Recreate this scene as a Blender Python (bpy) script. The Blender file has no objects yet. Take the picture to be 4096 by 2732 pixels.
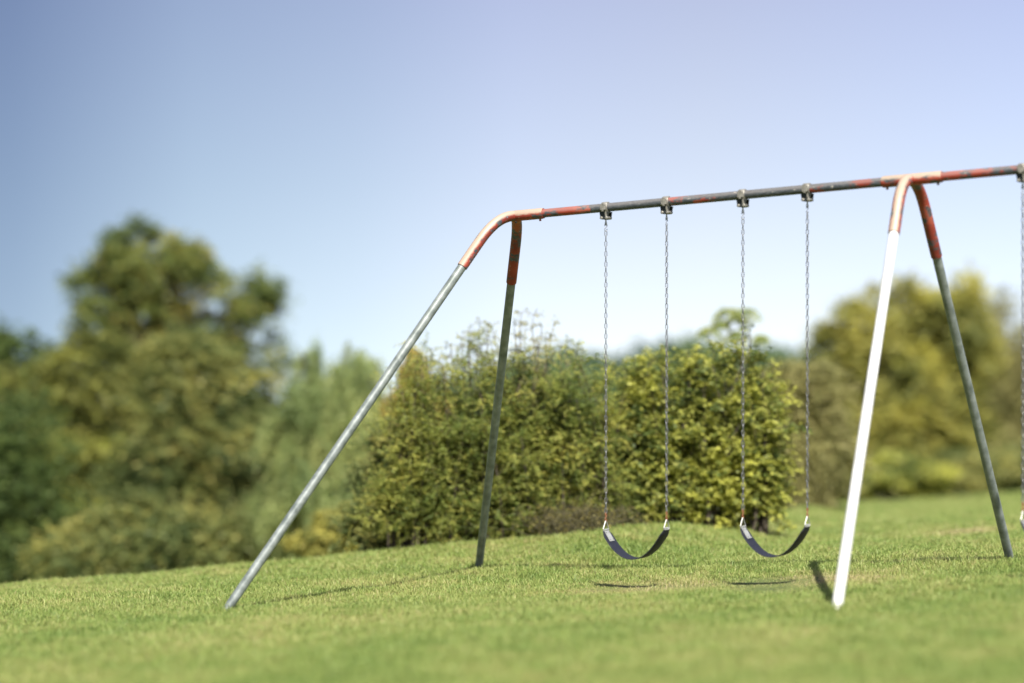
import bpy, math, random
import numpy as np
from mathutils import Vector

S = bpy.context.scene
COL = S.collection
RNG = np.random.default_rng(7)
random.seed(7)

# ------------------------------------------------------------------ camera frame
F85 = 85.0
FPX = 4096 / 36 * F85            # focal length in pixels of the 4096 px frame
CAMH = 1.22                      # eye height over the lawn under the camera


def px(x, y, d):
    """a spot in the place: seen at (x, y), d metres away"""
    return np.array([(x - 2048) / FPX * d, d, (1366 - y) / FPX * d + CAMH])


def sm(t):
    t = np.clip(t, 0, 1)
    return t * t * (3 - 2 * t)


# ------------------------------------------------------------------ terrain
EX = np.array([-3500, -1200, 0, 600, 1000, 1500, 2000, 2400, 2700, 3000, 3300, 3700, 4096, 5200, 8000.])
EY = np.array([2560, 2420, 2330, 2285, 2243, 2203, 2160, 2112, 2090, 2058, 2015, 1995, 1965, 1900, 1800.])
ED = np.array([20, 20.5, 21, 21.5, 21.4, 21.3, 21.1, 20.8, 21.8, 24.5, 34, 44, 46, 48, 48.])
EY = EY + 14 * np.interp(EX, [2400, 3300], [1, .45])      # the blades stand above the soil
EU = (EX - 2048) / FPX
EV = (1366 - EY) / FPX


def ground(x, y):
    """height of the lawn at x, y: sloping hillside that rounds off to a valley behind the lawn's edge"""
    x = np.asarray(x, float); y = np.asarray(y, float)
    plane = -1.2194 + .04777 * x - .0306 * y
    yy = np.maximum(y, 1.0)
    u = np.clip(x / np.maximum(yy, 9), -.6, .6)
    de = np.interp(u, EU, ED)
    ve = np.interp(u, EU, EV)
    xe = u * de
    dl = ve * de - (-1.2194 + .04777 * xe - .0306 * de)
    near = plane + dl * sm((yy - 18.3) / (de - 18.3))
    far_drop = ve * yy - .075 * (yy - de) * sm((yy - de) / 6) * 1.0
    far_drop = np.maximum(far_drop, -.03 * yy - 7 - .1 * np.abs(u) * yy * 0)
    h = np.where(yy <= de, near, far_drop)
    bump = .012 * np.sin(x * 3.1 + 1.7 * np.sin(y * .9)) * np.sin(y * 2.3 + x * .7) + .02 * np.sin(x * .9 + y * .6 + 1)
    w = sm((yy - 10) / 2) * (1 - sm((yy - 30) / 8))
    return h + bump * w * .8 + CAMH


# ------------------------------------------------------------------ helpers
def tag(o, label=None, cat=None, group=None, kind=None):
    if label: o['label'] = label
    if cat: o['category'] = cat
    if group: o['group'] = group
    if kind: o['kind'] = kind
    return o


def empty(name, loc, label, cat, group=None):
    o = bpy.data.objects.new(name, None)
    o.empty_display_size = .2
    COL.objects.link(o)
    o.location = [float(c) for c in loc]
    return tag(o, label, cat, group)


def link(name, me, mat, parent=None, smooth=True):
    if mat: me.materials.append(mat)
    if smooth:
        me.polygons.foreach_set('use_smooth', np.ones(len(me.polygons), bool))
    o = bpy.data.objects.new(name, me)
    COL.objects.link(o)
    if parent: o.parent = parent
    return o


def np_mesh(name, verts, faces, nper):
    """mesh from numpy arrays; faces is flat, nper the corner count(s)"""
    me = bpy.data.meshes.new(name)
    verts = np.ascontiguousarray(verts, np.float32)
    faces = np.ascontiguousarray(faces, np.int32).ravel()
    if np.isscalar(nper):
        nf = len(faces) // nper
        tot = np.full(nf, nper, np.int32)
    else:
        tot = np.asarray(nper, np.int32); nf = len(tot)
    st = np.zeros(nf, np.int32); st[1:] = np.cumsum(tot)[:-1]
    me.vertices.add(len(verts)); me.vertices.foreach_set('co', verts.ravel())
    me.loops.add(len(faces)); me.loops.foreach_set('vertex_index', faces)
    me.polygons.add(nf); me.polygons.foreach_set('loop_start', st)
    me.polygons.foreach_set('loop_total', tot)
    me.update(calc_edges=True)
    return me


def attr(me, name, vals, dom='POINT'):
    a = me.attributes.new(name, 'FLOAT', dom)
    a.data.foreach_set('value', np.ascontiguousarray(vals, np.float32))


class MB:
    """collects tubes, boxes and sheets for one mesh"""
    def __init__(self):
        self.v = []; self.f = []

    def tube(self, pts, r, n=12, cap=True, closed=False):
        pts = [Vector([float(c) for c in p]) for p in pts]
        m = len(pts)
        rs = list(r) if hasattr(r, '__len__') else [r] * m
        t0 = (pts[1] - pts[0]).normalized()
        ref = Vector((0, 0, 1)) if abs(t0.z) < .9 else Vector((1, 0, 0))
        nrm = t0.cross(ref).normalized()
        b0 = len(self.v)
        for i in range(m):
            if closed: t = (pts[(i + 1) % m] - pts[i - 1]).normalized()
            elif i == 0: t = t0
            elif i == m - 1: t = (pts[i] - pts[i - 1]).normalized()
            else: t = ((pts[i + 1] - pts[i]).normalized() + (pts[i] - pts[i - 1]).normalized()).normalized()
            nrm = (nrm - t * nrm.dot(t)).normalized()
            bn = t.cross(nrm)
            for k in range(n):
                a = 2 * math.pi * k / n
                self.v.append(tuple(pts[i] + (nrm * math.cos(a) + bn * math.sin(a)) * rs[i]))
        for i in range(m if closed else m - 1):
            j = (i + 1) % m
            for k in range(n):
                l = (k + 1) % n
                self.f.append((b0 + i * n + k, b0 + i * n + l, b0 + j * n + l, b0 + j * n + k))
        if cap and not closed:
            self.f.append(tuple(b0 + k for k in range(n))[::-1])
            self.f.append(tuple(b0 + (m - 1) * n + k for k in range(n)))
        return self

    def ring(self, c, ax, R, r, n=20, k=8):
        ax = Vector(ax).normalized(); c = Vector(c)
        ref = Vector((0, 0, 1)) if abs(ax.z) < .9 else Vector((1, 0, 0))
        a = ax.cross(ref).normalized(); b = ax.cross(a)
        return self.tube([c + (a * math.cos(2 * math.pi * i / n) + b * math.sin(2 * math.pi * i / n)) * R for i in range(n)], r, k, closed=True)

    def box(self, c, ax, ay, az, hx, hy, hz, bev=.15):
        """box with chamfered edges along az"""
        c, ax, ay, az = Vector(c), Vector(ax).normalized(), Vector(ay).normalized(), Vector(az).normalized()
        b = min(hx, hy) * bev * 2
        out = [(-hx + b, -hy), (hx - b, -hy), (hx, -hy + b), (hx, hy - b), (hx - b, hy), (-hx + b, hy), (-hx, hy - b), (-hx, -hy + b)]
        b0 = len(self.v)
        for s in (-1, 1):
            for (x, y) in out: self.v.append(tuple(c + ax * x + ay * y + az * hz * s))
        for k in range(8):
            l = (k + 1) % 8
            self.f.append((b0 + k, b0 + l, b0 + 8 + l, b0 + 8 + k))
        self.f.append(tuple(b0 + k for k in range(8))[::-1]); self.f.append(tuple(b0 + 8 + k for k in range(8)))
        return self

    def prism(self, outline, d):
        """outline: list of 3-D points, d: thickness vector"""
        b0 = len(self.v); n = len(outline); d = Vector(d)
        for p in outline: self.v.append(tuple(Vector(p) - d * .5))
        for p in outline: self.v.append(tuple(Vector(p) + d * .5))
        for k in range(n):
            l = (k + 1) % n
            self.f.append((b0 + k, b0 + l, b0 + n + l, b0 + n + k))
        self.f.append(tuple(b0 + k for k in range(n))[::-1]); self.f.append(tuple(b0 + n + k for k in range(n)))
        return self

    def build(self, name, mat, parent=None, smooth=True, sharp=35):
        me = bpy.data.meshes.new(name)
        me.from_pydata(self.v, [], self.f); me.update()
        import bmesh
        bm = bmesh.new(); bm.from_mesh(me); bmesh.ops.recalc_face_normals(bm, faces=bm.faces)
        if smooth:
            for e in bm.edges:
                if len(e.link_faces) == 2 and e.calc_face_angle(0) > math.radians(sharp): e.smooth = False
        bm.to_mesh(me); bm.free()
        return link(name, me, mat, parent, smooth)


# ------------------------------------------------------------------ materials
def new_mat(name):
    m = bpy.data.materials.new(name); m.use_nodes = True
    nt = m.node_tree; nt.nodes.clear()
    return m, nt, nt.nodes, nt.links


def ramp(N, stops, interp='LINEAR'):
    r = N.new('ShaderNodeValToRGB'); cr = r.color_ramp; cr.interpolation = interp
    while len(cr.elements) < len(stops): cr.elements.new(.5)
    for e, (p, c) in zip(cr.elements, stops):
        e.position = p; e.color = (*c, 1) if len(c) == 3 else c
    return r


def noise(N, L, vec, scale, detail=3, rough=.55):
    n = N.new('ShaderNodeTexNoise'); n.inputs['Scale'].default_value = scale
    n.inputs['Detail'].default_value = detail; n.inputs['Roughness'].default_value = rough
    if vec is not None: L.new(vec, n.inputs['Vector'])
    return n


def mix(N, L, a, b, f, mode='MIX'):
    m = N.new('ShaderNodeMix'); m.data_type = 'RGBA'; m.blend_type = mode
    for s, v in ((m.inputs[6], a), (m.inputs[7], b), (m.inputs[0], f)):
        if hasattr(v, 'links'): L.new(v, s)
        elif isinstance(v, (int, float)): s.default_value = v
        else: s.default_value = (*v, 1)
    return m.outputs[2]


def leaf_mat(name, cols, trans=.5, rough=.55, patch=.9):
    """foliage: colour from the leaf's own tint, drifting over the crown"""
    m, nt, N, L = new_mat(name)
    a = N.new('ShaderNodeAttribute'); a.attribute_name = 'tint'
    g = N.new('ShaderNodeNewGeometry')
    no = noise(N, L, g.outputs['Position'], patch, 2)
    ad = N.new('ShaderNodeMath'); ad.operation = 'MULTIPLY_ADD'
    L.new(no.outputs[0], ad.inputs[0]); ad.inputs[1].default_value = .7
    sb = N.new('ShaderNodeMath'); sb.operation = 'SUBTRACT'; L.new(a.outputs['Fac'], sb.inputs[0]); sb.inputs[1].default_value = .35
    L.new(sb.outputs[0], ad.inputs[2])
    r = ramp(N, cols); L.new(ad.outputs[0], r.inputs[0])
    p = N.new('ShaderNodeBsdfPrincipled'); L.new(r.outputs[0], p.inputs['Base Color'])
    p.inputs['Roughness'].default_value = rough; p.inputs['Specular IOR Level'].default_value = .35
    t = N.new('ShaderNodeBsdfTranslucent'); L.new(r.outputs[0], t.inputs['Color'])
    mx = N.new('ShaderNodeMixShader'); mx.inputs[0].default_value = trans
    L.new(p.outputs[0], mx.inputs[1]); L.new(t.outputs[0], mx.inputs[2])
    o = N.new('ShaderNodeOutputMaterial'); L.new(mx.outputs[0], o.inputs[0])
    return m


def simple(name, c1, c2, scale=8, rough=.6, metal=0, bump=0, detail=4, spec=.5):
    m, nt, N, L = new_mat(name)
    tc = N.new('ShaderNodeTexCoord')
    no = noise(N, L, tc.outputs['Object'], scale, detail)
    r = ramp(N, [(.3, c1), (.7, c2)]); L.new(no.outputs[0], r.inputs[0])
    p = N.new('ShaderNodeBsdfPrincipled'); L.new(r.outputs[0], p.inputs['Base Color'])
    p.inputs['Metallic'].default_value = metal
    p.inputs['Specular IOR Level'].default_value = spec
    rr = N.new('ShaderNodeMapRange'); L.new(no.outputs[0], rr.inputs[0])
    rr.inputs[3].default_value = rough - .07; rr.inputs[4].default_value = rough + .07
    L.new(rr.outputs[0], p.inputs['Roughness'])
    if bump:
        b = N.new('ShaderNodeBump'); b.inputs['Strength'].default_value = bump; b.inputs['Distance'].default_value = .01
        L.new(no.outputs[0], b.inputs['Height']); L.new(b.outputs[0], p.inputs['Normal'])
    o = N.new('ShaderNodeOutputMaterial'); L.new(p.outputs[0], o.inputs[0])
    return m


M_GALV = simple('galvanised_steel', (.12, .145, .135), (.29, .325, .31), 14, .42, .3, .08, 8)
M_WHITE = simple('sunlit_leg_white', (.56, .57, .57), (.74, .75, .75), 9, .4, 0, .05, 7)  # the front leg's sun glare, put into a near-white base colour
M_LINK = simple('chain_steel', (.11, .115, .12), (.22, .225, .235), 60, .45, .45)
M_CAST = simple('cast_hanger_metal', (.17, .165, .145), (.30, .29, .25), 60, .55, .4)
M_DARK = simple('dark_bracket_metal', (.02, .025, .025), (.05, .055, .055), 60, .5, .4)
M_PLATE = simple('zinc_plate', (.30, .31, .29), (.42, .43, .40), 60, .45, .3)
M_RUST = simple('rusty_steel', (.16, .06, .03), (.30, .13, .06), 90, .7, .3)
M_RUBBER = simple('navy_rubber', (.010, .012, .020), (.018, .020, .030), 40, .62, 0, .1, 4, .3)
M_BARK = simple('bark', (.05, .04, .028), (.10, .08, .06), 7, .9, 0, .4)
M_PALEBARK = simple('pale_twig_bark', (.10, .085, .055), (.19, .165, .115), 9, .9, 0, .3)


def paint_mat(name, stops, wear, along=True):
    """old red paint with a grey coat underneath, chipped, with a pale sun sheen painted over it"""
    m, nt, N, L = new_mat(name)
    tc = N.new('ShaderNodeTexCoord')
    mp = N.new('ShaderNodeMapping'); L.new(tc.outputs['Object'], mp.inputs[0]); mp.inputs['Scale'].default_value = (1, 2.2, 2.2)
    n1 = noise(N, L, mp.outputs[0], 7, 5, .65)
    n2 = noise(N, L, mp.outputs[0], 34, 4, .6)
    n3 = noise(N, L, mp.outputs[0], 2.6, 2, .5)
    red = ramp(N, [(.3, (.15, .022, .016)), (.55, (.29, .042, .024)), (.75, (.42, .10, .06))]); L.new(n3.outputs[0], red.inputs[0])
    grey = ramp(N, [(.35, (.035, .042, .05)), (.6, (.075, .085, .095)), (.8, (.15, .15, .15))]); L.new(n2.outputs[0], grey.inputs[0])
    if along:
        sx = N.new('ShaderNodeSeparateXYZ'); L.new(tc.outputs['Object'], sx.inputs[0])
        mr = N.new('ShaderNodeMapRange'); L.new(sx.outputs[0], mr.inputs[0]); mr.inputs[1].default_value = 0; mr.inputs[2].default_value = 6
        rp = ramp(N, stops); L.new(mr.outputs[0], rp.inputs[0])
        base = rp.outputs[0]
    else:
        v = N.new('ShaderNodeValue'); v.outputs[0].default_value = wear; base = v.outputs[0]
    ad = N.new('ShaderNodeMath'); ad.operation = 'ADD'; L.new(base, ad.inputs[0]); L.new(n1.outputs[0], ad.inputs[1])
    rr = ramp(N, [(.93, (0, 0, 0)), (1.0, (1, 1, 1))])
    hf = N.new('ShaderNodeMath'); hf.operation = 'MULTIPLY'; L.new(ad.outputs[0], hf.inputs[0]); hf.inputs[1].default_value = .97
    L.new(hf.outputs[0], rr.inputs[0])
    c = mix(N, L, grey.outputs[0], red.outputs[0], rr.outputs[0])
    chip = ramp(N, [(.66, (0, 0, 0)), (.71, (1, 1, 1))]); L.new(n2.outputs[0], chip.inputs[0])
    c = mix(N, L, c, (.48, .44, .36), chip.outputs[0])
    # sun sheen put into the colour on faces turned upward and forward
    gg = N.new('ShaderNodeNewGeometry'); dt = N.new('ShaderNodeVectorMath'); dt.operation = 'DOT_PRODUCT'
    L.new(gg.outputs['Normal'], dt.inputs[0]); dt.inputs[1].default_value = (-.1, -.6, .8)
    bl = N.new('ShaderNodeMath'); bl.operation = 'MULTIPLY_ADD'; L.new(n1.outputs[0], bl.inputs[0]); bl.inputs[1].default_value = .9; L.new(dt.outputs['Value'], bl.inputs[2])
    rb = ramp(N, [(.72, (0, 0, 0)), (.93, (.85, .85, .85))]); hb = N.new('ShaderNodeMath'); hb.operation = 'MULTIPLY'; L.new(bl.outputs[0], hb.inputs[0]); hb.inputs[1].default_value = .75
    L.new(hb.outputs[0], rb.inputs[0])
    if along:      # the bar gets a weaker, greyer painted sheen
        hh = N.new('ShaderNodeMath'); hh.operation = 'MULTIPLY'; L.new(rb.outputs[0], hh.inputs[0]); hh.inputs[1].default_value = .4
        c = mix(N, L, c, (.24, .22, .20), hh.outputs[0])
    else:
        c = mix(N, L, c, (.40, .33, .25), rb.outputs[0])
    p = N.new('ShaderNodeBsdfPrincipled'); L.new(c, p.inputs['Base Color'])
    p.inputs['Roughness'].default_value = .45
    b = N.new('ShaderNodeBump'); b.inputs['Strength'].default_value = .25; b.inputs['Distance'].default_value = .004
    L.new(n1.outputs[0], b.inputs['Height']); L.new(b.outputs[0], p.inputs['Normal'])
    o = N.new('ShaderNodeOutputMaterial'); L.new(p.outputs[0], o.inputs[0])
    return m


g_ = lambda v: (v, v, v)
# how much of the red coat is left, metres along the bar / 6
M_BAR = paint_mat('worn_bar_paint', [(0, g_(.56)), (.10, g_(.46)), (.118, g_(.08)), (.19, g_(.10)), (.205, g_(.50)), (.25, g_(.44)), (.29, g_(.22)),
                                     (.36, g_(.16)), (.375, g_(.38)), (.46, g_(.52)), (.6, g_(.5)), (.8, g_(.35)), (1, g_(.6))], .5)
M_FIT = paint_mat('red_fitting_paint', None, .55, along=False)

# ------------------------------------------------------------------ swing set
TH, SL = .493, .0565
BD = np.array([math.cos(TH) * math.cos(SL), -math.sin(TH) * math.cos(SL), math.sin(SL)])
NB = np.array([math.sin(TH), math.cos(TH), 0.])
UPB = np.cross(NB, -BD); UPB = UPB if UPB[2] > 0 else -UPB
H1 = np.array([.6518, 16.787, .9299 + CAMH])
sp = lambda s: H1 + BD * s
S_L, S_R = -.7223, 2.2083
S_E = S_R + (S_R - S_L)
A_SW, B_SW = .4636, .5652

FL = sp(S_L)
base_c = np.array([sp(S_R)[0], sp(S_R)[1], 0]); base_c[2] = ground(base_c[0], base_c[1])
set_root = empty('swing_set', base_c, 'tall steel swing frame with chipped red fittings and grey legs on the sloping lawn', 'swing set')


def rel(p, root): return np.asarray(p) - np.asarray(root.location)


# bar in its own frame: X along the bar
def bar_obj():
    mb = MB()
    Lb = S_E - S_L
    n = 60
    mb.tube([(Lb * i / n, 0, 0) for i in range(n + 1)], .030, 20)
    o = mb.build('top_bar', M_BAR, set_root)
    X = Vector(BD); Z = Vector(UPB); Y = Z.cross(X)
    from mathutils import Matrix
    R = Matrix((X, Y, Z)).transposed()
    o.rotation_euler = R.to_euler()
    o.location = Vector(rel(sp(S_L), set_root))
    tag(o, 'dark grey top bar with peeling red paint')
    return o


bar_obj()


def bez(a, c, b, n=10):
    return [a * (1 - t) ** 2 + c * 2 * t * (1 - t) + b * t * t for t in np.linspace(0, 1, n)]


FOOT_XY = []


def frame(s, splay, mirror, s_c0, s_c1, ts):
    P = sp(s)
    o = rel(P, set_root)
    mb = MB()
    mb.tube([rel(sp(s_c0), set_root), rel(sp(s_c0) + BD * .012, set_root), rel(sp(s_c1) - BD * .012, set_root), rel(sp(s_c1), set_root)], [.036, .0385, .0385, .036], 20)
    fit_legs = []
    for q, sgn in ((0, -1), (1, 1)):
        foot = P + NB * 1.7424 * sgn - UPB * (2.6276 + sgn * 1.7424 * .0043) + BD * splay
        gz = float(ground(foot[0], foot[1]))
        d = foot - P
        foot = foot + (P - foot) * 0
        C = P + NB * .16 * sgn + BD * (.05 * np.sign(splay) if splay else 0)
        B = C + (foot - C) * .07
        T = C + (foot - C) * ts[q]
        pts = bez(P + NB * .0 * sgn, C, B, 12) + [C + (foot - C) * (.07 + (ts[q] - .07) * k / 3) for k in (1, 2, 3)]
        mb.tube([rel(p, set_root) for p in pts], .0375, 18)
        low = foot + (foot - C) / np.linalg.norm(foot - C) * .12
        low[2] = min(low[2], gz - .06)
        fit_legs.append((T, low)); FOOT_XY.append((low[0], low[1]))
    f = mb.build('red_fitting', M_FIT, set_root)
    for (T, low) in fit_legs:
        lm = MB()
        T0 = T - (low - T) / np.linalg.norm(low - T) * .05
        lm.tube([rel(T0 + (low - T0) * k / 8, set_root) for k in range(9)], .0315, 20)
        lg = lm.build('leg', M_WHITE if (splay == 0 and low[1] < P[1]) else M_GALV, set_root)
        if splay == 0 and low[1] < P[1]: tag(lg, 'bright white front leg, sun glare put into its colour')
    # set screws on the collar
    for sc in (s_c0 + .03, s_c1 - .03):
        b = MB(); c = rel(sp(sc), set_root)
        b.tube([c - UPB * .034, c - UPB * .052], .009, 6)
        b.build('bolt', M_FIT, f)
    return f


frame(S_L, -1.4088, False, S_L - .02, S_L + .235, (.135, .168))
frame(S_R, 0, False, S_R - .19, S_R + .215, (.14, .185))
frame(S_E, 1.4088, True, S_E - .235, S_E + .02, (.14, .165))

# ------------------------------------------------------------------ swings
def chain_links(top, n, pitch, wire, half_w, a0, stretch=1.0, jit=0.03):
    mb = MB()
    for i in range(n):
        c = np.array(top) - np.array([0, 0, pitch * (i + .5)])
        ang = a0 + (math.pi / 2 if i % 2 else 0) + random.uniform(-jit, jit)
        ax = np.array([math.cos(ang), math.sin(ang), 0])
        h = pitch / 2 + wire * .9
        r = half_w - wire
        st = h - wire - r
        pts = []
        for k in range(7):
            a = math.pi * k / 6
            pts.append(c + ax * math.cos(a) * r + np.array([0, 0, st + math.sin(a) * r]))
        for k in range(7):
            a = math.pi + math.pi * k / 6
            pts.append(c + ax * math.cos(a) * r + np.array([0, 0, -st + math.sin(a) * r]))
        mb.tube(pts, wire, 6, closed=True)
    return mb


def s_hook(mb, top, h, w, wire, ang):
    ax = np.array([math.cos(ang), math.sin(ang), 0]); pts = []
    r = h / 4
    for k in range(9):
        a = math.radians(200 - 235 * k / 8)
        pts.append(np.array(top) + ax * math.cos(a) * w + np.array([0, 0, -r + math.sin(a) * r]))
    for k in range(9):
        a = math.radians(145 + 235 * k / 8)
        pts.append(np.array(top) + ax * math.cos(a) * w + np.array([0, 0, -3 * r + math.sin(a) * r]))
    mb.tube(pts, wire, 6)


BH = np.array([BD[0], BD[1], 0]); BH = BH / np.linalg.norm(BH)
Z3 = np.array([0, 0, 1.])
AP = 2.177      # bar axis to the top of the triangles
EN = 2.245      # to the belt's ends
SAG = .195


def make_swing():
    root = empty('belt_swing', H1, 'x', 'swing', 'belt swings hanging from the top bar')
    ends = []
    for i in (0, 1):
        o = BD * A_SW * i
        # hanger: two-piece collar, cheeks, pivot, eye
        mb = MB()
        mb.tube([o - BD * .024, o - BD * .021, o - BD * .002, o], [.0375, .0395, .0395, .038], 20)
        mb.tube([o, o + BD * .002, o + BD * .020, o + BD * .023], [.038, .0395, .0395, .0375], 20)
        for sg in (-1, 1):
            mb.box(o + NB * .047 * sg + Z3 * .000, BD, NB, Z3, .020, .010, .018)
            mb.tube([o + NB * .049 * sg + Z3 * .028, o + NB * .049 * sg - Z3 * .030], .006, 6)
            mb.tube([o + NB * .049 * sg + Z3 * .019, o + NB * .049 * sg + Z3 * .027], .010, 6)
            mb.tube([o + NB * .049 * sg - Z3 * .019, o + NB * .049 * sg - Z3 * .027], .010, 6)
        hang = mb.build('hanger', M_CAST, root)
        mb = MB()
        for sg in (-1, 1):
            q = o + NB * .026 * sg
            mb.prism([q - BH * .036 - Z3 * .030, q + BH * .036 - Z3 * .030, q + BH * .030 - Z3 * .066, q + BH * .016 - Z3 * .084, q - BH * .016 - Z3 * .084, q - BH * .030 - Z3 * .066], NB * .006)
        mb.tube([o - NB * .022 - Z3 * .035, o + NB * .022 - Z3 * .035], .018, 10)
        mb.build('bracket', M_DARK, hang)
        mb = MB()
        for sx in (-1, 1):
            mb.tube([o + BH * .020 * sx - NB * .038 - Z3 * .072, o + BH * .020 * sx - NB * .035 - Z3 * .072, o + BH * .020 * sx + NB * .035 - Z3 * .072, o + BH * .020 * sx + NB * .038 - Z3 * .072], [.007, .011, .011, .007], 10)
        mb.prism([o - NB * .033 - Z3 * .02 + BH * .002, o - NB * .033 - Z3 * .02 + BH * .014, o - NB * .033 - Z3 * .078 + BH * .03, o - NB * .033 - Z3 * .084 + BH * .02], NB * .006)
        mb.build('pivot_bolt', M_CAST, hang)
        mb = MB()
        mb.tube([o - Z3 * .072, o - Z3 * .099], .005, 8)
        mb.ring(o - Z3 * .111, NB * .8 + BH * .6, .0105, .0034)
        mb.build('eye_bolt', M_PLATE, hang)
        # chain: hook, links, rusty lowest links
        top = o - Z3 * .116
        mb = MB(); s_hook(mb, top + Z3 * .004, .052, .0085, .0028, .35 + i * .5)
        pitch = .0357
        n = int(round((AP - .116 - .048 - .062) / pitch))
        t1 = top - Z3 * .046
        pitch = (AP - .116 - .046 - .055) / n
        mb2 = chain_links(t1, n, pitch, .0030, .0104, .15 + .9 * i)
        off = len(mb.v); mb.v += mb2.v; mb.f += [tuple(k + off for k in f) for f in mb2.f]
        ch = mb.build('chain', M_LINK, root)
        mb = MB(); s_hook(mb, o - Z3 * (AP - .057), .062, .008, .0034, .9)
        mb.build('rusty_hook', M_RUST, ch)
        ends.append(o)
        # triangle
        a = o - Z3 * AP
        mb = MB(); w = .043
        b1 = a - Z3 * .064 - NB * w; b2 = a - Z3 * .064 + NB * w
        loop = [a + NB * .006 + Z3 * .0, a - NB * .006, b1 + Z3 * .012 + NB * .001, b1 + NB * .004, b1 + NB * .012 - Z3 * .004, b2 - NB * .012 - Z3 * .004, b2 - NB * .004, b2 + Z3 * .012 - NB * .001]
        mb.tube(loop, .0038, 8, closed=True)
        mb.build('triangle_link', M_PLATE, root)
    # belt
    e0, e1 = ends[0] - Z3 * EN, ends[1] - Z3 * EN
    n = 40; mb = MB(); th = .006
    prof = []
    for k in range(n + 1):
        t = k / n
        c = e0 + (e1 - e0) * t - Z3 * SAG * (1 - abs(2 * t - 1) ** 2.15)
        prof.append(c)
    tot = [0]
    for k in range(n): tot.append(tot[-1] + np.linalg.norm(prof[k + 1] - prof[k]))
    prof = np.array(prof); tot = np.array(tot)
    # resample evenly along the belt
    n = 56; arc = np.linspace(0, tot[-1], n + 1)
    prof = np.stack([np.interp(arc, tot, prof[:, j]) for j in range(3)], 1)
    rows = []
    for k in range(n + 1):
        t = (prof[min(k + 1, n)] - prof[max(k - 1, 0)]); t /= np.linalg.norm(t)
        nn = np.cross(t, NB); nn = nn if nn[2] > 0 else -nn
        dd = min(arc[k], tot[-1] - arc[k])
        hw = .047 + .024 * sm(dd / .045)
        hw -= .006 * sm(1 - abs(2 * arc[k] / tot[-1] - 1) * 1.4)
        rows.append([prof[k] + NB * x * hw + nn * z for (x, z) in ((-1, -th / 2 + .001), (-.97, th / 2), (.97, th / 2), (1, -th / 2 + .001), (.97, -th / 2), (-.97, -th / 2))])
    b0 = 0
    for r in rows: mb.v += [tuple(p) for p in r]
    for k in range(n):
        for j in range(6):
            l = (j + 1) % 6
            mb.f.append((k * 6 + j, k * 6 + l, (k + 1) * 6 + l, (k + 1) * 6 + j))
    mb.f.append(tuple(range(6))[::-1]); mb.f.append(tuple(n * 6 + j for j in range(6)))
    seat = mb.build('seat', M_RUBBER, root, sharp=50)
    # metal plates riveted to both ends
    for (k0, k1) in ((0, 8), (n, n - 8)):
        mb = MB(); rows = []
        ks = [k0 + (k1 - k0) * j // 8 for j in range(9)]
        sgn = 1 if k1 > k0 else -1
        for k in ks:
            t = (prof[min(k + 1, n)] - prof[max(k - 1, 0)]); t /= np.linalg.norm(t)
            nn = np.cross(t, NB); nn = nn if nn[2] > 0 else -nn
            c = prof[k] + nn * (th / 2 + .0035) - t * sgn * .006
            rows.append([c + NB * x + nn * z for (x, z) in ((-.032, -.003), (-.032, .0015), (.032, .0015), (.032, -.003))])
        for r in rows: mb.v += [tuple(p) for p in r]
        for k in range(8):
            for j in range(4):
                l = (j + 1) % 4
                mb.f.append((k * 4 + j, k * 4 + l, (k + 1) * 4 + l, (k + 1) * 4 + j))
        mb.f.append((0, 1, 2, 3)); mb.f.append((32, 33, 34, 35))
        # bent lip round the triangle
        lip = (rows[0][1] + rows[0][2]) / 2
        mb.tube([lip - NB * .032, lip + NB * .032], .0068, 8)
        pl = mb.build('end_plate', M_PLATE, seat, sharp=30)
        for kk in (2, 7):
            for x in (-.02, .02):
                rv = MB(); k = ks[kk]
                t = (prof[min(k + 1, n)] - prof[max(k - 1, 0)]); t /= np.linalg.norm(t)
                nn = np.cross(t, NB); nn = nn if nn[2] > 0 else -nn
                c = prof[k] + nn * (th / 2 + .004) - t * sgn * .006 + NB * x
                rv.tube([c, c + nn * .0025, c + nn * .0035], [.0045, .004, .002], 8)
                rv.build('rivet', M_DARK, pl)
    return root


def copy_tree(o, parent=None):
    c = o.copy(); COL.objects.link(c)
    if parent: c.parent = parent
    for ch in list(o.children): copy_tree(ch, c)
    return c


sw = make_swing()
sw['label'] = 'black belt swing nearest the angled end legs, in sharp focus, two grey chains'
sw2 = copy_tree(sw); sw2.location = Vector(sp(A_SW + B_SW))
sw2['label'] = 'black belt swing beside the bright white leg, slightly blurred, with soft chains'
sw3 = copy_tree(sw); sw3.location = Vector(sp(2.956))
sw3['label'] = 'swing cut off by the right edge of the photo, only its first chain showing'

# ------------------------------------------------------------------ lawn
def terrain():
    us = np.concatenate([np.linspace(-3, -.62, 14), np.linspace(-.6, .6, 161), np.linspace(.62, 3, 14)])
    ys = np.concatenate([np.linspace(.5, 10, 14), np.linspace(10.3, 32, 110), np.linspace(32.6, 60, 50), np.geomspace(62, 1600, 40)])
    U, Y = np.meshgrid(us, ys)
    X = U * np.maximum(Y, 6)
    front = np.stack([X, Y, ground(X, Y)], -1).reshape(-1, 3)
    # strip behind the camera, so that the sheet goes on all round
    yb = np.array([-400., -100, -30, -8, 0.])
    Xb = np.tile(us * 6, (len(yb), 1)) * np.array([60, 16, 6, 2, 1.])[:, None]
    Yb = np.tile(yb[:, None], (1, len(us)))
    back = np.stack([Xb, Yb, ground(Xb, Yb)], -1).reshape(-1, 3)
    v = np.concatenate([back, front]); nu = len(us); nr = len(ys) + len(yb)
    i = np.arange(nr - 1)[:, None] * nu + np.arange(nu - 1)[None]
    f = np.stack([i, i + 1, i + nu + 1, i + nu], -1).reshape(-1, 4)
    return np_mesh('lawn', v, f, 4)


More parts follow.
